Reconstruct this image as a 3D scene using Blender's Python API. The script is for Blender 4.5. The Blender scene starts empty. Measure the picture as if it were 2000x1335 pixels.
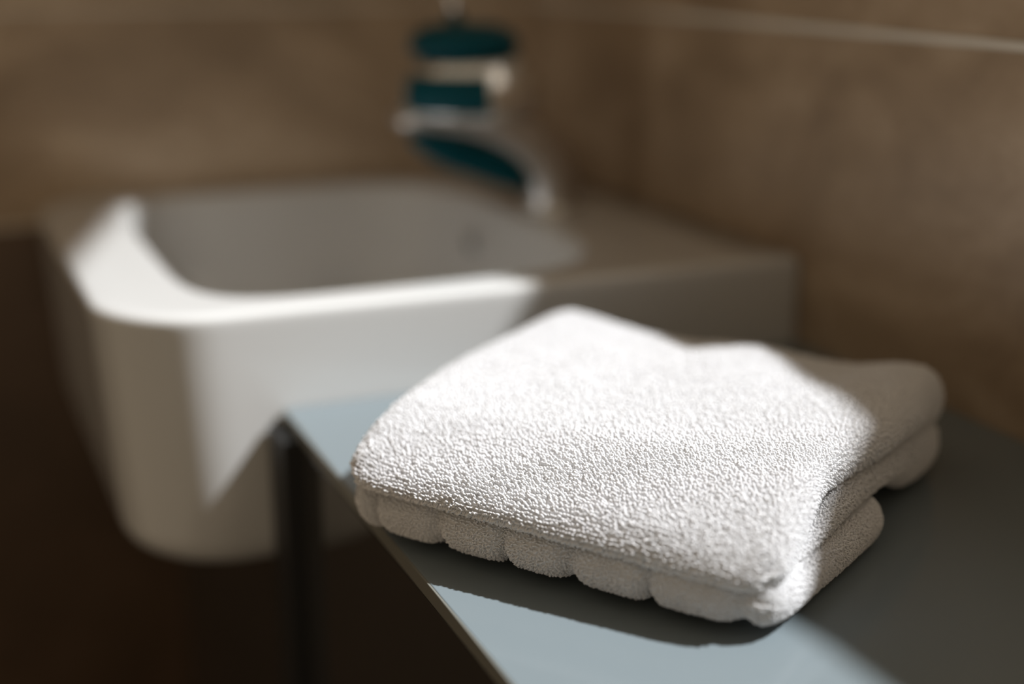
import bpy, bmesh, math, random
import numpy as np
from mathutils import Vector, Matrix, noise

S = bpy.context.scene
COL = S.collection

# ------------------------------------------------------------------ camera
cam_d = bpy.data.cameras.new('camera')
cam = bpy.data.objects.new('camera', cam_d)
COL.objects.link(cam)
S.camera = cam
cam_d.sensor_width = 36.0
cam_d.lens = 48.6
R = ((0.91937325, 0.10859856, -0.37809943),
     (-0.39338636, 0.25380292, -0.88364656),
     (0.0, 0.96114017, 0.27606082))
CAM = (0.0, 0.0, 0.29077)
cam.matrix_world = Matrix(((R[0][0], R[0][1], R[0][2], CAM[0]),
                           (R[1][0], R[1][1], R[1][2], CAM[1]),
                           (R[2][0], R[2][1], R[2][2], CAM[2]),
                           (0, 0, 0, 1)))
cam_d.clip_start = 0.02
cam_d.dof.use_dof = True
cam_d.dof.focus_distance = 0.655
cam_d.dof.aperture_fstop = 1.7
cam_d.dof.aperture_blades = 0

# ------------------------------------------------------------------ view and light
S.view_settings.view_transform = 'Standard'
S.view_settings.look = 'None'
S.view_settings.gamma = 1.0
S.view_settings.exposure = 0.0
S.view_settings.use_curve_mapping = False

W = bpy.data.worlds.new('sky')
S.world = W
W.use_nodes = True
bg = W.node_tree.nodes['Background']
# soft warm room light all round, brighter cool sky beyond the window (towards +X)
_n = W.node_tree.nodes; _l = W.node_tree.links
_tc = _n.new('ShaderNodeTexCoord'); _sx = _n.new('ShaderNodeSeparateXYZ')
_l.new(_tc.outputs['Generated'], _sx.inputs[0])
_mr = _n.new('ShaderNodeMapRange'); _l.new(_sx.outputs['X'], _mr.inputs['Value'])
_mr.inputs['From Min'].default_value = 0.25; _mr.inputs['From Max'].default_value = 0.5
_mx = _n.new('ShaderNodeMix'); _mx.data_type = 'RGBA'
_l.new(_mr.outputs[0], _mx.inputs['Factor'])
_mx.inputs['A'].default_value = (0.305, 0.243, 0.172, 1)
_mx.inputs['B'].default_value = (1.08, 0.94, 0.78, 1)
_l.new(_mx.outputs['Result'], bg.inputs['Color'])
bg.inputs['Strength'].default_value = 1.0

SUN = Vector((-0.78, 0.32, -1.0)).normalized()
sl = bpy.data.lights.new('sun', 'SUN')
sl.energy = 8.3
sl.angle = math.radians(1.2)
sl.color = (0.97, 0.985, 1.0)
so = bpy.data.objects.new('sun', sl)
COL.objects.link(so)
so.rotation_euler = SUN.to_track_quat('-Z', 'Y').to_euler()
so.location = (1.5, -0.8, 2.5)


# ------------------------------------------------------------------ helpers
def link(o, parent=None):
    COL.objects.link(o)
    if parent is not None:
        o.parent = parent
    return o


def tag(o, label=None, cat=None, kind=None, group=None):
    if label: o['label'] = label
    if cat: o['category'] = cat
    if kind: o['kind'] = kind
    if group: o['group'] = group
    return o


def empty(name, loc, label, cat):
    o = bpy.data.objects.new(name, None)
    o.empty_display_size = 0.05
    o.location = loc
    link(o)
    return tag(o, label, cat)


def obj(name, me, mat=None, parent=None, smooth=False):
    if mat is not None:
        me.materials.append(mat)
    if smooth:
        me.polygons.foreach_set('use_smooth', np.ones(len(me.polygons), dtype=bool))
    o = bpy.data.objects.new(name, me)
    link(o, parent)
    if parent is not None:
        o.matrix_parent_inverse = Matrix.Translation(-Vector(parent.location))
    return o


def from_bm(name, bm):
    me = bpy.data.meshes.new(name)
    bm.normal_update()
    bm.to_mesh(me)
    bm.free()
    return me


def from_np(name, verts, quads):
    me = bpy.data.meshes.new(name)
    n, q = len(verts), len(quads)
    me.vertices.add(n)
    me.vertices.foreach_set('co', np.asarray(verts, dtype=np.float32).ravel())
    me.loops.add(q * 4)
    me.loops.foreach_set('vertex_index', np.asarray(quads, dtype=np.int32).ravel())
    me.polygons.add(q)
    me.polygons.foreach_set('loop_start', np.arange(0, q * 4, 4, dtype=np.int32))
    me.update(calc_edges=True)
    me.validate()
    return me


def box_bm(bm, x0, x1, y0, y1, z0, z1, bev=0.0, seg=2):
    vs = [bm.verts.new(p) for p in ((x0, y0, z0), (x1, y0, z0), (x1, y1, z0), (x0, y1, z0),
                                    (x0, y0, z1), (x1, y0, z1), (x1, y1, z1), (x0, y1, z1))]
    fs = [bm.faces.new([vs[i] for i in f]) for f in
          ((3, 2, 1, 0), (4, 5, 6, 7), (0, 1, 5, 4), (1, 2, 6, 5), (2, 3, 7, 6), (3, 0, 4, 7))]
    if bev > 0:
        es = list({e for f in fs for e in f.edges})
        bmesh.ops.bevel(bm, geom=es, offset=bev, segments=seg, affect='EDGES', profile=0.5)


def box(name, x0, x1, y0, y1, z0, z1, mat, parent=None, bev=0.0):
    bm = bmesh.new()
    box_bm(bm, x0, x1, y0, y1, z0, z1, bev)
    return obj(name, from_bm(name, bm), mat, parent, smooth=False)


def prism_yz(name, pts, x0, x1, mat, parent=None, bev=0.0):
    bm = bmesh.new()
    a = [bm.verts.new((x0, y, z)) for y, z in pts]
    b = [bm.verts.new((x1, y, z)) for y, z in pts]
    n = len(pts)
    fs = [bm.faces.new(a), bm.faces.new(b[::-1])]
    for i in range(n):
        fs.append(bm.faces.new((a[i], b[i], b[(i + 1) % n], a[(i + 1) % n])))
    bmesh.ops.recalc_face_normals(bm, faces=fs)
    if bev > 0:
        bmesh.ops.bevel(bm, geom=list(bm.edges), offset=bev, segments=2, affect='EDGES', profile=0.5)
    return obj(name, from_bm(name, bm), mat, parent)


# ------------------------------------------------------------------ materials
def mat(name):
    m = bpy.data.materials.new(name)
    m.use_nodes = True
    nt = m.node_tree
    return m, nt, nt.nodes['Principled BSDF'], nt.links


def simple(name, col, rough, metal=0.0, coat=0.0, spec=0.5, ior=1.5):
    m, nt, b, L = mat(name)
    b.inputs['Base Color'].default_value = (*col, 1)
    b.inputs['Roughness'].default_value = rough
    b.inputs['Metallic'].default_value = metal
    b.inputs['Coat Weight'].default_value = coat
    b.inputs['Coat Roughness'].default_value = 0.03
    b.inputs['Specular IOR Level'].default_value = spec
    b.inputs['IOR'].default_value = ior
    return m


def stone(name, c0, c1, c2, scale=(1, 1, 1), rough=0.35, off=(0, 0, 0), freq=6.5):
    m, nt, b, L = mat(name)
    N = nt.nodes
    tc = N.new('ShaderNodeTexCoord')
    mp = N.new('ShaderNodeMapping')
    mp.inputs['Scale'].default_value = scale
    mp.inputs['Location'].default_value = off
    L.new(tc.outputs['Object'], mp.inputs['Vector'])
    n1 = N.new('ShaderNodeTexNoise')
    n1.inputs['Scale'].default_value = freq
    n1.inputs['Detail'].default_value = 6
    n1.inputs['Roughness'].default_value = 0.55
    n1.inputs['Distortion'].default_value = 0.8
    L.new(mp.outputs[0], n1.inputs['Vector'])
    n2 = N.new('ShaderNodeTexNoise')
    n2.inputs['Scale'].default_value = 40
    n2.inputs['Detail'].default_value = 8
    n2.inputs['Distortion'].default_value = 1.5
    L.new(mp.outputs[0], n2.inputs['Vector'])
    r = N.new('ShaderNodeValToRGB')
    e = r.color_ramp.elements
    e[0].position, e[0].color = 0.30, (*c0, 1)
    e[1].position, e[1].color = 0.72, (*c2, 1)
    k = e.new(0.5); k.color = (*c1, 1)
    mix = N.new('ShaderNodeMath'); mix.operation = 'MULTIPLY_ADD'
    L.new(n2.outputs['Fac'], mix.inputs[0]); mix.inputs[1].default_value = 0.22
    sub = N.new('ShaderNodeMath'); sub.operation = 'SUBTRACT'
    L.new(n1.outputs['Fac'], sub.inputs[0]); sub.inputs[1].default_value = 0.11
    L.new(sub.outputs[0], mix.inputs[2])
    L.new(mix.outputs[0], r.inputs['Fac'])
    L.new(r.outputs['Color'], b.inputs['Base Color'])
    b.inputs['Roughness'].default_value = rough
    return m


M_STONE = stone('beige_marble_tile', (0.24, 0.170, 0.108), (0.34, 0.250, 0.165), (0.47, 0.365, 0.26), (1, 1, 1.6))
M_STONE_LIT = stone('beige_marble_tile_far_lit', (0.235, 0.168, 0.106), (0.37, 0.275, 0.185), (0.62, 0.50, 0.37), (1, 1, 1.6), off=(3.35, 0, 1.7), freq=3.2)  # pool of light on the left put into lighter, offset marble noise
M_SHADETILE = stone('shaded_tile', (0.065, 0.040, 0.024), (0.09, 0.055, 0.032), (0.12, 0.074, 0.047))  # shade low on the far wall, put into the tile colour
M_GROUT = simple('grout', (0.55, 0.48, 0.39), 0.7)
M_TRIM = simple('pale_tile_trim', (0.62, 0.58, 0.50), 0.35)
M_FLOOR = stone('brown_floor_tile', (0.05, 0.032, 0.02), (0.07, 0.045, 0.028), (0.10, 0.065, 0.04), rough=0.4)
M_CERAMIC = simple('white_glazed_ceramic', (0.55, 0.55, 0.54), 0.14, coat=0.3)
M_CHROME = simple('chrome', (0.86, 0.86, 0.86), 0.19, metal=1.0)
M_SATIN = simple('satin_chrome', (0.62, 0.60, 0.58), 0.32, metal=1.0)
M_TEAL = simple('teal_reflection', (0.0, 0.055, 0.075), 0.3, spec=0.12)  # teal reflections in the chrome, painted as surface colour
M_GLASS = simple('grey_back_painted_glass', (0.156, 0.187, 0.201), 0.12, spec=0.28)
M_GEDGE = simple('grey_green_glass_edge', (0.17, 0.17, 0.15), 0.2)
M_CAB = simple('dark_gloss_lacquer', (0.036, 0.034, 0.031), 0.10, coat=0.2)
M_CABIN = simple('black_carcass', (0.012, 0.012, 0.012), 0.5)
M_HOLE = simple('dark_cavity', (0.012, 0.013, 0.012), 0.6)
M_BLOCKER = simple('blocker_render', (0.45, 0.42, 0.38), 0.9)
M_FRAME = simple('white_window_frame', (0.75, 0.75, 0.73), 0.35)


def terry(name, col, transl, bump=0.0):
    m, nt, b, L = mat(name)
    N = nt.nodes
    N.remove(b)
    d = N.new('ShaderNodeBsdfDiffuse'); d.inputs['Color'].default_value = (*col, 1)
    d.inputs['Roughness'].default_value = 0.6
    t = N.new('ShaderNodeBsdfTranslucent'); t.inputs['Color'].default_value = (*col, 1)
    s = N.new('ShaderNodeMixShader'); s.inputs[0].default_value = transl
    L.new(d.outputs[0], s.inputs[1]); L.new(t.outputs[0], s.inputs[2])
    L.new(s.outputs[0], N['Material Output'].inputs['Surface'])
    return m


M_PILE = terry('white_cotton_pile', (0.89, 0.89, 0.90), 0.13)
M_CLOTH = terry('white_cotton_ground', (0.84, 0.84, 0.84), 0.15)

# ------------------------------------------------------------------ the room
XW = 0.5988          # right wall plane
YF = 1.33            # far wall plane
ZG = 0.2335          # tile joint above the worktop
ZD = 0.042           # top of the tiles coloured dark for shade
ZFLOOR = -0.86
TOP = 1.75


def joined(name, boxes, mat_, label=None):
    bm = bmesh.new()
    for b_ in boxes:
        box_bm(bm, *b_)
    o = obj(name, from_bm(name, bm), mat_)
    return tag(o, label, None, 'structure')


# far wall (side wall beyond the basin)
J = 0.0025
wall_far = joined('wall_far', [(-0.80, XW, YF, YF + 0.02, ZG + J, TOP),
                               (-0.80, XW, YF, YF + 0.02, ZD + J, ZG - J)], M_STONE_LIT)
wl = box('shaded_tile_band', -0.80, XW, YF, YF + 0.02, ZFLOOR, ZD - J, M_SHADETILE, wall_far)
wg = box('grout', -0.80, XW, YF + 0.0012, YF + 0.019, ZFLOOR, TOP, M_GROUT, wall_far)
# right wall: tiles with a window opening
W0, W1, H0, H1 = -0.55, 1.26, 0.285, 1.45
WS, HS = 0.628, ZG + J + 0.001      # lower sill on the near part of the opening
GY = 1.112
boxes = [(XW, XW + 0.02, -0.9, GY - 0.0012, -0.02, ZG - J), (XW, XW + 0.02, GY + 0.0012, YF + 0.02, -0.20, ZG - J),
         (XW, XW + 0.02, -0.9, W0, ZG + J, TOP), (XW, XW + 0.02, W1, YF + 0.02, ZG + J, TOP),
         (XW, XW + 0.02, WS, W1, ZG + J, H0), (XW, XW + 0.02, W0, W1, H1, TOP)]
wall_right = joined('wall_right', boxes, M_STONE)
box('grout', XW + 0.0012, XW + 0.019, -0.9, YF + 0.02, ZFLOOR, ZG + 0.002, M_GROUT, wall_right)
joined('trim_1', [(XW - 0.0015, XW + 0.004, -0.9, YF, ZG - 0.0025, ZG + 0.0025)], M_TRIM)
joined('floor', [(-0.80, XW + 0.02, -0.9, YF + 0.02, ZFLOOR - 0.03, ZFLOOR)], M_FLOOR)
# window frame around the opening in the right wall
wf = joined('window_1', [(XW + 0.005, XW + 0.05, W0, W0 + 0.03, HS, H1), (XW + 0.005, XW + 0.05, W1 - 0.03, W1, H0, H1),
                         (XW + 0.005, XW + 0.05, WS, W1 - 0.03, H0 - 0.012, H0),
                         (XW + 0.005, XW + 0.05, W0 + 0.03, W1 - 0.03, H1 - 0.03, H1)], M_FRAME)

# outside the window: unseen blocker, added and shaped to cut the sunbeam
XO = 0.90


def back(x, y, z):
    t = (XO - x) / 0.78
    return (y - 0.32 * t, z + t)


q = [back(*p_) for p_ in ((0.336, 0.39, 0), (0.336, 0.446, 0), (0.3582, 0.469, 0.035), (0.3805, 0.494, 0.052),
                          (0.4139, 0.5346, 0.054), (0.4389, 0.5971, 0.055), (0.4541, 0.6705, 0.052), (0.450, 0.72, 0.05),
                          (0.372, 0.850, 0.060), (0.158, 1.29, 0.067), (0.045, 0.92, 0.067))]
pts = [(-0.8, -0.8), (-0.8, q[0][1] + 0.5), (q[0][0] - 0.25, q[0][1] + 0.02)] + q + [(q[-1][0] + 0.1, q[-1][1] + 0.9), (2.2, 2.3), (2.2, -0.8)]
ow = prism_yz('sun_blocker', pts, XO, XO + 0.015, M_BLOCKER)
tag(ow, None, None, 'structure')

# ------------------------------------------------------------------ basin
BX0, BX1, BY0, BY1, BZ = 0.0885, XW - 0.0005, 0.846, YF - 0.004, 0.067
CX, CY = 0.305, 1.085


def poly_round(x0, x1, y0, y1, rl, rr, n=24):
    P = []
    for cx, cy, a0, r in ((x1 - rr, y1 - rr, 0, rr), (x0 + rl, y1 - rl, 90, rl),
                          (x0 + rl, y0 + rl, 180, rl), (x1 - rr, y0 + rr, 270, rr)):
        for i in range(n + 1):
            a = math.radians(a0 + 90 * i / n)
            P.append((cx + r * math.cos(a), cy + r * math.sin(a)))
    return P


def bowl_poly(sc=0.0):
    # D-shaped opening: straight front lip, fuller towards the tap
    P = []
    for i in range(240):
        a = 2 * math.pi * i / 240
        c, s = math.cos(a), math.sin(a)
        n = 5.2
        hx = (0.172 if c > 0 else 0.158) - sc
        hy = 0.211 - sc
        nn = 4.2 if c > 0 else 5.5
        r = 1 / ((abs(c) / hx) ** nn + (abs(s) / hy) ** nn) ** (1 / nn)
        P.append((CX + r * c, CY + r * s))
    return P


angs = sorted(set([round(2 * math.pi * i / 256, 6) for i in range(256)] +
                  [round(math.atan2(y - CY, x - CX) % (2 * math.pi), 6)
                   for x, y in ((BX1, BY0 + 0.004), (BX1 - 0.004, BY0), (BX1, BY1 - 0.004), (BX1 - 0.004, BY1))]))


def ray_ring(P, z):
    out = []
    n = len(P)
    A = np.array(P) - np.array((CX, CY))
    B = np.roll(A, -1, axis=0)
    for a in angs:
        d = np.array((math.cos(a), math.sin(a)))
        ca = A[:, 0] * d[1] - A[:, 1] * d[0]
        cb = B[:, 0] * d[1] - B[:, 1] * d[0]
        best = 0
        den = ca - cb
        ok = (ca * cb <= 0) & (np.abs(den) > 1e-12)
        t = np.where(ok, ca / np.where(ok, den, 1), 0)
        pt = A + (B - A) * t[:, None]
        dist = pt @ d
        dist[~ok] = -1
        best = dist.max()
        out.append((CX + d[0] * best, CY + d[1] * best, z))
    return out


def outer(inset, z, taper=0.0):
    rl = max(0.070 - inset * 0.5, 0.01)
    return ray_ring(poly_round(BX0 + inset + taper, BX1 - min(inset, 0.002) if inset < 0.01 else BX1 - 0.002,
                               BY0 + inset, BY1 - inset, rl, 0.004), z)


rings = []
ZB = -0.112
FB = 0.026
rings.append([(CX + (x - CX) * 0.15, CY + (y - CY) * 0.15, ZB + 0.004) for x, y, z in outer(FB, ZB)])
rings.append([(CX + (x - CX) * 0.8, CY + (y - CY) * 0.8, ZB) for x, y, z in outer(FB, ZB)])
for k in range(0, 9):
    a = math.radians(90 * k / 8)
    rings.append(outer(FB * (1 - math.sin(a)), ZB + FB * (1 - math.cos(a)), 0.012 * (1 - FB * (1 - math.cos(a)) / 0.18)))
for z in (-0.05, -0.01, 0.03, 0.055):
    rings.append(outer(0, z, 0.012 * (1 - (z - ZB) / 0.18)))
FR = 0.006
for k in range(0, 7):
    a = math.radians(90 * k / 6)
    rings.append(outer(FR * (1 - math.cos(a)), BZ - FR + FR * math.sin(a)))
ro = rings[-1]
ri = ray_ring(bowl_poly(0.0), BZ)
for f in (0.33, 0.66):
    rings.append([(a[0] + (b[0] - a[0]) * f, a[1] + (b[1] - a[1]) * f, BZ - 0.0004) for a, b in zip(ro, ri)])
FI = 0.009
for k in range(0, 8):
    a = math.radians(78 * k / 7)
    rings.append(ray_ring(bowl_poly(FI * math.sin(a)), BZ - FI * (1 - math.cos(a))))
for z, s in ((0.045, 0.011), (0.02, 0.016), (0.0, 0.022), (-0.02, 0.030), (-0.035, 0.040), (-0.047, 0.055),
             (-0.054, 0.075), (-0.058, 0.10), (-0.060, 0.125)):
    rings.append(ray_ring(bowl_poly(s), z))
rings.append([(CX + (x - CX) * 0.12, CY + (y - CY) * 0.12, -0.062) for x, y, z in ri])
nv = len(angs)
V = np.array([p for r in rings for p in r])
Q = []
for i in range(len(rings) - 1):
    for j in range(nv):
        k = (j + 1) % nv
        Q.append((i * nv + j, i * nv + k, (i + 1) * nv + k, (i + 1) * nv + j))
basin_root = empty('wash_basin', (0.34, 1.085, ZB), 'white ceramic wash basin set half into the dark cabinet beneath the tap', 'basin')
bme = from_np('basin_body', V, Q)
bb = bmesh.new(); bb.from_mesh(bme)
bmesh.ops.holes_fill(bb, edges=[e for e in bb.edges if e.is_boundary], sides=0)
bmesh.ops.recalc_face_normals(bb, faces=bb.faces[:])
bb.to_mesh(bme); bb.free()
basin = obj('basin_body', bme, M_CERAMIC, basin_root, smooth=True)


def lathe(name, prof, mat_, parent, center, axis='z', seg=48, tilt=None):
    bm = bmesh.new()
    rows = []
    for r, h in prof:
        row = []
        for i in range(seg):
            a = 2 * math.pi * i / seg
            v = Vector((r * math.cos(a), r * math.sin(a), h))
            if tilt is not None:
                v = tilt @ v
            row.append(bm.verts.new(v + Vector(center)))
        rows.append(row)
    for a, b in zip(rows, rows[1:]):
        for i in range(seg):
            bm.faces.new((a[i], a[(i + 1) % seg], b[(i + 1) % seg], b[i]))
    bm.faces.new(rows[0][::-1]); bm.faces.new(rows[-1])
    bmesh.ops.recalc_face_normals(bm, faces=bm.faces[:])
    return obj(name, from_bm(name, bm), mat_, parent, smooth=True)


# overflow ring on the tap-side wall of the bowl and waste in its floor
tl = Matrix.Rotation(math.radians(-97), 3, 'Y')
ov = lathe('overflow_ring', [(0.0085, 0.0), (0.0125, 0.0), (0.0135, 0.001), (0.013, 0.0022), (0.0095, 0.0022), (0.0085, 0.001)],
           M_CHROME, basin_root, (0.4600, 1.168, 0.024), tilt=tl)
lathe('overflow_hole', [(0.0005, 0.0), (0.0105, 0.0), (0.0105, 0.0016), (0.0005, 0.0016)], M_HOLE, ov, (0.4600, 1.168, 0.024), tilt=tl)
dr = lathe('drain', [(0.001, 0), (0.030, 0), (0.032, 0.0015), (0.030, 0.003), (0.022, 0.003), (0.020, 0.001), (0.001, 0.001)],
           M_CHROME, basin_root, (0.315, 1.09, -0.0615))

# ------------------------------------------------------------------ worktop and cabinet
WY1 = 0.8445
ct = empty('worktop', (0.40, 0.25, 0), 'grey glass worktop carrying the folded towel, butting against the basin', 'worktop')
bm = bmesh.new()
box_bm(bm, 0.1995, XW - 0.0005, -0.45, WY1, -0.0075, 0.0, 0.0006, 2)
obj('glass_top', from_bm('glass_top', bm), M_GLASS, ct)
box('glass_edge', 0.1985, 0.1998, -0.45, WY1, -0.0085, -0.0003, M_GEDGE, ct, 0.0003)
cab = empty('vanity_cabinet', (0.40, 0.4, ZFLOOR), 'dark gloss vanity cabinet under the grey worktop and the basin', 'cabinet')
XC = 0.2005
prism_yz('cabinet_body', [(-0.45, ZFLOOR + 0.12), (YF - 0.002, ZFLOOR + 0.12), (YF - 0.002, ZB - 0.002),
                          (WY1 - 0.004, ZB - 0.002), (WY1 - 0.004, -0.009), (-0.45, -0.009)],
         XC + 0.018, XW - 0.001, M_CABIN, cab)
for y0, y1 in ((-0.45, 0.1985), (0.2015, 0.805)):
    box('door', XC, XC + 0.018, y0, y1, ZFLOOR + 0.12, -0.012, M_CAB, cab, 0.001)
box('door', XC, XC + 0.018, WY1 - 0.003, YF - 0.003, ZFLOOR + 0.12, ZB - 0.004, M_CAB, cab, 0.001)
box('filler_strip', 0.1885, XC + 0.019, 0.806, WY1 - 0.0005, ZFLOOR + 0.12, -0.0095, M_CABIN, cab, 0.0005)
box('plinth', XC + 0.06, XW - 0.001, -0.42, YF - 0.003, ZFLOOR, ZFLOOR + 0.12, M_CABIN, cab)

# ------------------------------------------------------------------ tap
tap = empty('mixer_tap', (0.515, 1.10, BZ), 'chrome mixer tap with painted teal reflections standing on the basin deck by the wall', 'tap')


def sweep(name, path, mat_, parent, seg=40, cap=True):
    """path: list of (centre, radius across, radius in the bend plane)"""
    n = len(path)
    bm = bmesh.new()
    rows = []
    C = [Vector(p[0]) for p in path]
    for i in range(n):
        t = (C[min(i + 1, n - 1)] - C[max(i - 1, 0)]).normalized()
        side = Vector((0, 1, 0))
        up = t.cross(side).normalized()
        row = []
        for k in range(seg):
            a = 2 * math.pi * k / seg
            ca, sa = math.cos(a), math.sin(a)
            e = 0.8
            ca = math.copysign(abs(ca) ** e, ca); sa = math.copysign(abs(sa) ** e, sa)
            row.append(bm.verts.new(C[i] + side * (ca * path[i][1]) + up * (sa * path[i][2])))
        rows.append(row)
    for a, b in zip(rows, rows[1:]):
        for i in range(seg):
            bm.faces.new((a[i], a[(i + 1) % seg], b[(i + 1) % seg], b[i]))
    if cap:
        bm.faces.new(rows[0][::-1]); bm.faces.new(rows[-1])
    bmesh.ops.recalc_face_normals(bm, faces=bm.faces[:])
    return obj(name, from_bm(name, bm), mat_, parent, smooth=True)


def spline(P, n):
    out = []
    for i in range(len(P) - 1):
        p0 = P[max(i - 1, 0)]; p1 = P[i]; p2 = P[i + 1]; p3 = P[min(i + 2, len(P) - 1)]
        for k in range(n):
            t = k / n
            out.append([0.5 * ((2 * b) + (-a + c) * t + (2 * a - 5 * b + 4 * c - d) * t * t + (-a + 3 * b - 3 * c + d) * t ** 3)
                        for a, b, c, d in zip(p0, p1, p2, p3)])
    out.append(list(P[-1]))
    return out


TY = 1.10
# base, column and slanting spout
lathe('base_ring', [(0.024, 0.0), (0.027, 0.0), (0.028, 0.002), (0.027, 0.005), (0.024, 0.006)], M_CHROME, tap, (0.508, TY, BZ - 0.0005))
K = [(0.508, 0.067, 0.023, 0.022), (0.507, 0.085, 0.023, 0.022), (0.498, 0.110, 0.023, 0.023), (0.472, 0.132, 0.023, 0.021),
     (0.438, 0.144, 0.022, 0.016), (0.405, 0.149, 0.021, 0.012), (0.374, 0.152, 0.018, 0.010), (0.366, 0.152, 0.012, 0.006)]
sweep('spout', [((x, TY, z), a, b) for x, z, a, b in spline(K, 6)], M_SATIN, tap)
K = [(0.484, 0.086, 0.010, 0.006), (0.466, 0.101, 0.018, 0.014), (0.438, 0.114, 0.019, 0.016), (0.407, 0.125, 0.018, 0.014),
     (0.385, 0.134, 0.014, 0.008), (0.380, 0.137, 0.010, 0.004)]
sweep('spout_underside', [((x, TY - 0.001, z), a, b) for x, z, a, b in spline(K, 6)], M_TEAL, tap)['label'] = 'underside of the spout with a painted teal reflection'
# head
tb = Matrix.Rotation(math.radians(0), 3, 'Y')
lathe('head', [(0.010, 0.0), (0.046, 0.0), (0.054, 0.003), (0.0585, 0.010), (0.060, 0.020), (0.059, 0.030), (0.055, 0.040),
               (0.049, 0.048), (0.044, 0.053), (0.010, 0.055)], M_CHROME, tap, (0.432, TY, 0.148), seg=64)
def patch(name, r0, prof, a0, a1, c, mat_, parent, n=30):
    bm = bmesh.new(); rows = []
    for r, h in prof:
        rows.append([bm.verts.new((c[0] + r * math.cos(math.radians(a0 + (a1 - a0) * i / n)),
                                   c[1] + r * math.sin(math.radians(a0 + (a1 - a0) * i / n)), c[2] + h)) for i in range(n + 1)])
    for a, b in zip(rows, rows[1:]):
        for i in range(n):
            bm.faces.new((a[i], a[i + 1], b[i + 1], b[i]))
    bm.faces.new(rows[0][::-1]); bm.faces.new(rows[-1])
    g = bm.faces[:]
    bmesh.ops.recalc_face_normals(bm, faces=g)
    return obj(name, from_bm(name, bm), mat_, parent, smooth=True)
patch('head_reflection', 0, [(0.040, 0.010), (0.0585, 0.010), (0.0612, 0.014), (0.0620, 0.022), (0.0610, 0.032), (0.057, 0.041), (0.040, 0.041)],
      189, 264, (0.432, TY, 0.148), M_TEAL, tap)['label'] = 'painted teal reflection on the head'
lathe('lever_cap', [(0.010, 0.0), (0.044, 0.0), (0.047, 0.003), (0.046, 0.012), (0.040, 0.019), (0.028, 0.024), (0.006, 0.026)],
      M_TEAL, tap, (0.427, TY, 0.2035), seg=64)['label'] = 'domed cap with a painted teal reflection'
sweep('lever', [((0.420, TY, 0.226), 0.007, 0.006), ((0.417, TY, 0.245), 0.007, 0.005), ((0.411, TY, 0.265), 0.008, 0.004), ((0.405, TY, 0.275), 0.006, 0.003)],
      M_CHROME, tap)

# ------------------------------------------------------------------ towel
rng = np.random.default_rng(7)


def gauss(x, c, w):
    return np.exp(-((x - c) / w) ** 2)


def smooth_noise(x, y, seed, k):
    r = np.random.default_rng(seed)
    v = np.zeros_like(x)
    for i in range(14):
        f = k * (0.5 + 1.6 * r.random())
        th = r.random() * 6.283
        v += np.sin(f * (x * math.cos(th) + y * math.sin(th)) + r.random() * 6.283) * (1.0 / (0.6 + f / k))
    return v / 6.0


def nodes_1d(length, r, step, half=0.006, drop=None):
    """positions in [-1,1], evenly spaced along the rounded profile of the slab"""
    d = np.unique(np.concatenate([np.linspace(0, length, 3000), np.linspace(0, r, 1500) ** 2 / r,
                                  length - np.linspace(0, r, 1500) ** 2 / r]))
    e = np.minimum(d, length - d)
    z = half * np.sqrt(np.clip(1 - (1 - np.clip(e / r, 0, 1)) ** 2, 0, 1))
    if drop is not None:
        z = z - drop(d / length)
    arc = np.concatenate([[0], np.cumsum(np.hypot(np.diff(d), np.diff(z)))])
    n = int(round(arc[-1] / step))
    return np.interp(np.linspace(0, arc[-1], n + 1), arc, d) / length * 2 - 1


def slab(corners, ztop, zbot, r, step, wob, nexp=9.0, drop=None, half=0.006):
    """closed pillow; corners L,F,R,B; a runs L->F, b runs L->B. returns grids for top and bottom sheets"""
    L_, F_, R_, B_ = [np.array(c) for c in corners]
    la = (np.linalg.norm(F_ - L_) + np.linalg.norm(R_ - B_)) / 2
    lb = (np.linalg.norm(B_ - L_) + np.linalg.norm(R_ - F_)) / 2
    pa = nodes_1d(la, r, step[0], half); pb = nodes_1d(lb, r, step[1], half, drop)
    Pm, Qm = np.meshgrid(pa, pb, indexing='ij')
    m = np.maximum(np.abs(Pm), np.abs(Qm))
    mm = np.maximum(m, 1e-9)
    c, s = Pm / mm, Qm / mm
    rs = 1.0 / (np.abs(c) ** nexp + np.abs(s) ** nexp) ** (1 / nexp)
    f = 1 - (1 - rs) * m ** 6
    p, q_ = Pm * f, Qm * f
    a = (p + 1) / 2; b = (q_ + 1) / 2
    # edge distance from the warped square
    da = (1 - np.abs(Pm)) * la / 2
    db = (1 - np.abs(Qm)) * lb / 2
    k = 1.0
    fa = np.clip(da / r, 0, 1); fb = np.clip(db / r, 0, 1)
    ga = 1 - fa; gb = 1 - fb
    g = np.clip((ga ** 2.6 + gb ** 2.6) ** (1 / 2.6), 0, 1)
    h = np.sqrt(np.clip(1 - g ** 2, 0, 1))
    rim = (Pm == Pm.min()) | (Pm == Pm.max()) | (Qm == Qm.min()) | (Qm == Qm.max())
    h[rim] = 0
    A, B = a[..., None], b[..., None]
    XY = (L_ * (1 - A) * (1 - B) + F_ * A * (1 - B) + R_ * A * B + B_ * (1 - A) * B)
    XY = XY + wob(a, b, g)
    zt, zb = ztop(a, b), zbot(a, b)
    zm = (zt + zb) / 2
    out = []
    for sgn, zz in ((1, zt), (-1, zb)):
        Z = zm + (zz - zm) * h
        out.append(np.concatenate([XY, Z[..., None]], axis=2))
    return out, (a, b, g, h, la, lb), rim


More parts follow.
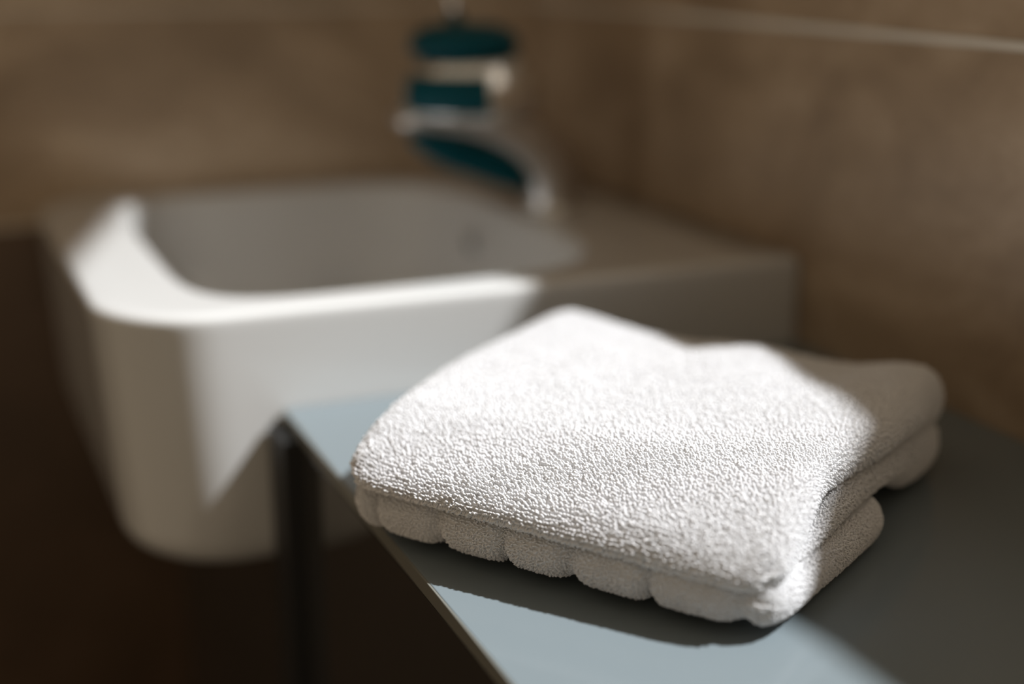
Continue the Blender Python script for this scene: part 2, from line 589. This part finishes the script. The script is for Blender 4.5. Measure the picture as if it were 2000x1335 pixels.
def grid_normals(G):
    du = np.gradient(G, axis=0); dv = np.gradient(G, axis=1)
    n = np.cross(du, dv)
    n /= np.maximum(np.linalg.norm(n, axis=2, keepdims=True), 1e-12)
    du /= np.maximum(np.linalg.norm(du, axis=2, keepdims=True), 1e-12)
    return n, du


def slab_mesh(name, sheets, rim):
    T, Bt = sheets
    nu, nv_ = T.shape[:2]
    idT = np.arange(nu * nv_).reshape(nu, nv_)
    idB = idT + nu * nv_
    idB = np.where(rim, idT, idB)
    Vv = np.concatenate([T.reshape(-1, 3), Bt.reshape(-1, 3)])
    q1 = np.stack([idT[:-1, :-1], idT[1:, :-1], idT[1:, 1:], idT[:-1, 1:]], axis=-1).reshape(-1, 4)
    q2 = np.stack([idB[:-1, :-1], idB[:-1, 1:], idB[1:, 1:], idB[1:, :-1]], axis=-1).reshape(-1, 4)
    me = from_np(name, Vv, np.concatenate([q1, q2]))
    b_ = bmesh.new(); b_.from_mesh(me)
    bmesh.ops.delete(b_, geom=[v for v in b_.verts if not v.link_faces], context='VERTS')
    bmesh.ops.recalc_face_normals(b_, faces=b_.faces[:])
    b_.to_mesh(me); b_.free()
    return me


def loops_mesh(P, Nn, Tn, height, width, rad, lean, rngl, yaw=0.45):
    """one small cotton loop (an arch of thread) per point"""
    n = len(P)
    Bn = np.cross(Nn, Tn)
    ya = rngl.normal(0, yaw, n)
    T2 = Tn * np.cos(ya)[:, None] + Bn * np.sin(ya)[:, None]
    B2 = np.cross(Nn, T2)
    ln = rngl.normal(0, lean, (n, 2))
    N2 = Nn + T2 * ln[:, :1] + B2 * ln[:, 1:]
    N2 /= np.linalg.norm(N2, axis=1, keepdims=True)
    hh = height * (0.75 + 0.5 * rngl.random(n)); ww = width * (0.75 + 0.5 * rngl.random(n))
    rr = rad * (0.85 + 0.3 * rngl.random(n))
    K_ = 6
    SEG = 4
    th = np.linspace(-0.25, math.pi + 0.25, K_)
    verts = np.zeros((n, K_, SEG, 3), dtype=np.float32)
    for k in range(K_):
        cx = np.cos(th[k]); sz = np.sin(th[k])
        cen = P + T2 * (cx * ww / 2)[:, None] + N2 * ((0.25 + 0.75 * sz) * hh)[:, None]
        tang = -T2 * (sz * ww / 2)[:, None] + N2 * (cx * 0.75 * hh)[:, None]
        tang /= np.maximum(np.linalg.norm(tang, axis=1, keepdims=True), 1e-9)
        o1 = np.cross(tang, B2)
        for j in range(SEG):
            an = 2 * math.pi * (j + 0.5) / SEG
            verts[:, k, j] = cen + (o1 * math.cos(an) + B2 * math.sin(an)) * rr[:, None]
    idx = np.arange(K_ * SEG).reshape(K_, SEG)
    qs = []
    for k in range(K_ - 1):
        for j in range(SEG):
            j2 = (j + 1) % SEG
            qs.append((idx[k, j], idx[k, j2], idx[k + 1, j2], idx[k + 1, j]))
    qs = np.array(qs)
    Qs = (qs[None] + (np.arange(n) * K_ * SEG)[:, None, None]).reshape(-1, 4)
    me = bpy.data.meshes.new('pile')
    Vv = verts.reshape(-1, 3)
    me.vertices.add(len(Vv)); me.vertices.foreach_set('co', Vv.ravel())
    me.loops.add(len(Qs) * 4); me.loops.foreach_set('vertex_index', Qs.astype(np.int32).ravel())
    me.polygons.add(len(Qs)); me.polygons.foreach_set('loop_start', np.arange(0, len(Qs) * 4, 4, dtype=np.int32))
    me.polygons.foreach_set('use_smooth', np.ones(len(Qs), dtype=bool))
    me.update(calc_edges=True)
    return me


towel = empty('folded_towel', (0.36, 0.62, 0.0), 'white terry towel folded into a thick square on the grey glass worktop', 'towel')
ROW = (0.0016, 0.0021)
FINE = (0.0014, 0.0015)


def make_layer(name, corners, ztop, zbot, r, wob, keep, nexp=9.0, step=ROW, pile=(0.0023, 0.0011, 0.00046, 0.18, 0.25), drop=None, half=0.006):
    sheets, (a, b, g, h, la, lb), rim = slab(corners, ztop, zbot, r, step, wob, nexp, drop, half)
    me = slab_mesh(name, sheets, rim)
    o = obj(name, me, M_CLOTH, towel, smooth=True)
    PP, NN, TT = [], [], []
    for si, G in enumerate(sheets):
        n, t = grid_normals(G)
        if si == 1:
            n = -n
        k = keep(a, b, g, si)
        if si == 1:
            k = k & ~rim
        P_ = G[k]; N_ = n[k]; T_ = t[k]
        PP.append(P_); NN.append(N_); TT.append(T_)
    P_ = np.concatenate(PP); N_ = np.concatenate(NN); T_ = np.concatenate(TT)
    P_ = P_ + T_ * rng.normal(0, 0.00025, (len(P_), 1)) + np.cross(N_, T_) * rng.normal(0, 0.0002, (len(P_), 1))
    lm = loops_mesh(P_, N_, T_, pile[0], pile[1], pile[2], pile[3], rng, yaw=pile[4])
    # join pile and ground cloth in one mesh
    lm.materials.append(M_PILE)
    bm_ = bmesh.new()
    po = bpy.data.objects.new('tmp', lm)
    # merge by numpy
    v1 = np.empty(len(me.vertices) * 3, dtype=np.float32); me.vertices.foreach_get('co', v1)
    v2 = np.empty(len(lm.vertices) * 3, dtype=np.float32); lm.vertices.foreach_get('co', v2)
    l1 = np.empty(len(me.loops), dtype=np.int32); me.loops.foreach_get('vertex_index', l1)
    l2 = np.empty(len(lm.loops), dtype=np.int32); lm.loops.foreach_get('vertex_index', l2)
    n1 = len(me.vertices)
    allq = np.concatenate([l1, l2 + n1])
    nq = len(allq) // 4
    mj = bpy.data.meshes.new(name)
    mj.vertices.add(n1 + len(lm.vertices)); mj.vertices.foreach_set('co', np.concatenate([v1, v2]))
    mj.loops.add(len(allq)); mj.loops.foreach_set('vertex_index', allq)
    mj.polygons.add(nq); mj.polygons.foreach_set('loop_start', np.arange(0, nq * 4, 4, dtype=np.int32))
    mj.materials.append(M_CLOTH); mj.materials.append(M_PILE)
    mi = np.zeros(nq, dtype=np.int32); mi[len(l1) // 4:] = 1
    mj.polygons.foreach_set('material_index', mi)
    mj.polygons.foreach_set('use_smooth', np.ones(nq, dtype=bool))
    mj.update(calc_edges=True)
    bpy.data.objects.remove(po)
    bm_.free()
    o.data = mj
    bpy.data.meshes.remove(me); bpy.data.meshes.remove(lm)
    return o


# ---- upper layer
UC = [(0.174, 0.628), (0.314, 0.440), (0.535, 0.601), (0.381, 0.808)]


def u_drop(b):
    t = np.clip(b / 0.23, 0, 1)
    return 0.0205 * (1 - t) ** 1.65



def u_top(a, b):
    z = 0.0565 - u_drop(b) * (0.88 + 0.12 * a)
    z = z + 0.0035 * a * gauss(b, 0.5, 0.4)
    z = z - 0.001 * gauss(b, 0.0, 0.26) * a            # rounds down towards the near edge
    z = z - 0.003 * gauss(a, 1.0, 0.16) * gauss(b, 0.0, 0.45)          # pinched near corner
    z = z + 0.0035 * gauss(a, 0.0, 0.15) * gauss(b, 1.0, 0.28)          # raised far corner
    z = z - 0.0065 * (1 / (1 + np.exp(-(a - 0.16) * 22))) * gauss(b, 1.05, 0.34)
    z = z - 0.0012 * gauss(a, 0.35, 0.12) * gauss(b, 1.0, 0.3)
    z = z + 0.0025 * gauss(a, 0.55, 0.12) * gauss(b, 0.95, 0.3)
    z = z - 0.003 * gauss(a, 0.76, 0.10) * gauss(b, 0.9, 0.35)
    z = z + 0.006 * gauss(a, 1.0, 0.22) * gauss(b, 0.95, 0.22)
    z = z + 0.0010 * smooth_noise(a, b, 3, 14) + 0.0007 * smooth_noise(a, b, 5, 40)
    return z


def u_bot(a, b):
    return (0.0275 + 0.0035 * gauss(a, 0, 0.5) - 0.005 * gauss(a, 1.0, 0.4) * gauss(b, 0.0, 0.3) + 0.0008 * smooth_noise(a, b, 11, 16)
            + 0.0135 * gauss(a, 1.0, 0.35) * (1 / (1 + np.exp(-(b - 0.15) * 22))) - 0.016 * gauss(b, 1.0, 0.22) * gauss(a, 1.0, 0.35))


def u_wob(a, b, g):
    w = np.zeros(a.shape + (2,))
    e = 0.0018 * smooth_noise(a, b, 21, 10) + 0.0008 * smooth_noise(a, b, 22, 30)
    w[..., 0] = e * g; w[..., 1] = -e * g
    # the near-right edge bows inwards between corner and far end
    k = 0.013 * gauss(a, 1.0, 0.30) * gauss(b, 0.26, 0.20)
    w[..., 0] += -k * 0.53; w[..., 1] += k * 0.848
    k = 0.012 * gauss(b, 0.5, 0.32) * (1 - a) ** 2                     # far-left edge bows outwards
    w[..., 0] += -k * 0.53; w[..., 1] += k * 0.848
    return w


make_layer('upper_layer', UC, u_top, u_bot, 0.012, u_wob,
           lambda a, b, g, si: (si == 0) | ((g > 0.25) & (g < 0.975)), nexp=12, drop=u_drop)

# ---- middle layer (seen on the near-right side)
MC = [(0.205, 0.630), (0.320, 0.4545), (0.537, 0.600), (0.405, 0.78)]


def m_top(a, b):
    return 0.0280 + 0.0120 * gauss(a, 1.0, 0.4) * (1 / (1 + np.exp(-(b - 0.24) * 16))) - 0.008 * gauss(b, 1.0, 0.2)


def m_bot(a, b):
    return 0.0225 - 0.0185 * (1 / (1 + np.exp(-(b - 0.66) * 26))) + 0.0006 * smooth_noise(a, b, 31, 18)


def m_wob(a, b, g):
    w = np.zeros(a.shape + (2,))
    k = (0.0015 * smooth_noise(b * 3, a * 0.2, 33, 9) * g - 0.004 * gauss(b, 0.97, 0.06) * g
         - 0.002 * g * (1 / (1 + np.exp((b - 0.62) * 16))) + 0.0015 * g * gauss(b, 0.85, 0.1))
    w[..., 0] = k * 0.53; w[..., 1] = -k * 0.848
    return w


make_layer('middle_layer', MC, m_top, m_bot, 0.010, m_wob,
           lambda a, b, g, si: (g > 0.1) & ((a > 0.88) | (b > 0.92)), nexp=8, step=FINE, pile=(0.0020, 0.0010, 0.00038, 0.4, 0.8), half=0.012)

# ---- lower layer with the grooves of the woven border
LC = [(0.175, 0.636), (0.3105, 0.4440), (0.4365, 0.520), (0.340, 0.735)]
DENT = [0.10, 0.26, 0.42, 0.57, 0.745, 0.925]


def dents(a, b):
    d = 0
    for k, c in enumerate(DENT):
        d = d + gauss(a, c + 0.03 * (b), 0.017 + 0.006 * (k % 2))
    return d * gauss(b, 0, 0.16)


def l_top(a, b):
    return 0.0285 + 0.0038 * gauss(a, 0, 0.5) - 0.0065 * gauss(a, 1, 0.3) * (1 - gauss(b, 0, 0.25)) - 0.0015 * dents(a, b)


def l_bot(a, b):
    return 0.0026 + 0.0040 * dents(a, b) + 0.0035 * gauss(b, 0, 0.22)


def l_wob(a, b, g):
    w = np.zeros(a.shape + (2,))
    k = (0.0052 * dents(a, b) - 0.0015) * g * gauss(b, 0, 0.2)
    w[..., 0] = k * 0.848; w[..., 1] = k * 0.53
    e = 0.0012 * smooth_noise(b * 2, a * 2, 41, 8) * g - 0.003 * g * gauss(a, 1, 0.3) * (1 - gauss(b, 0, 0.2))
    w[..., 0] += e * 0.53; w[..., 1] -= e * 0.848
    return w


make_layer('lower_layer', LC, l_top, l_bot, 0.0115, l_wob,
           lambda a, b, g, si: (g > 0.1) & ((a > 0.86) | (b < 0.12) | (b > 0.9)), nexp=9, step=FINE, pile=(0.0014, 0.0009, 0.00036, 0.35, 0.6), half=0.013)
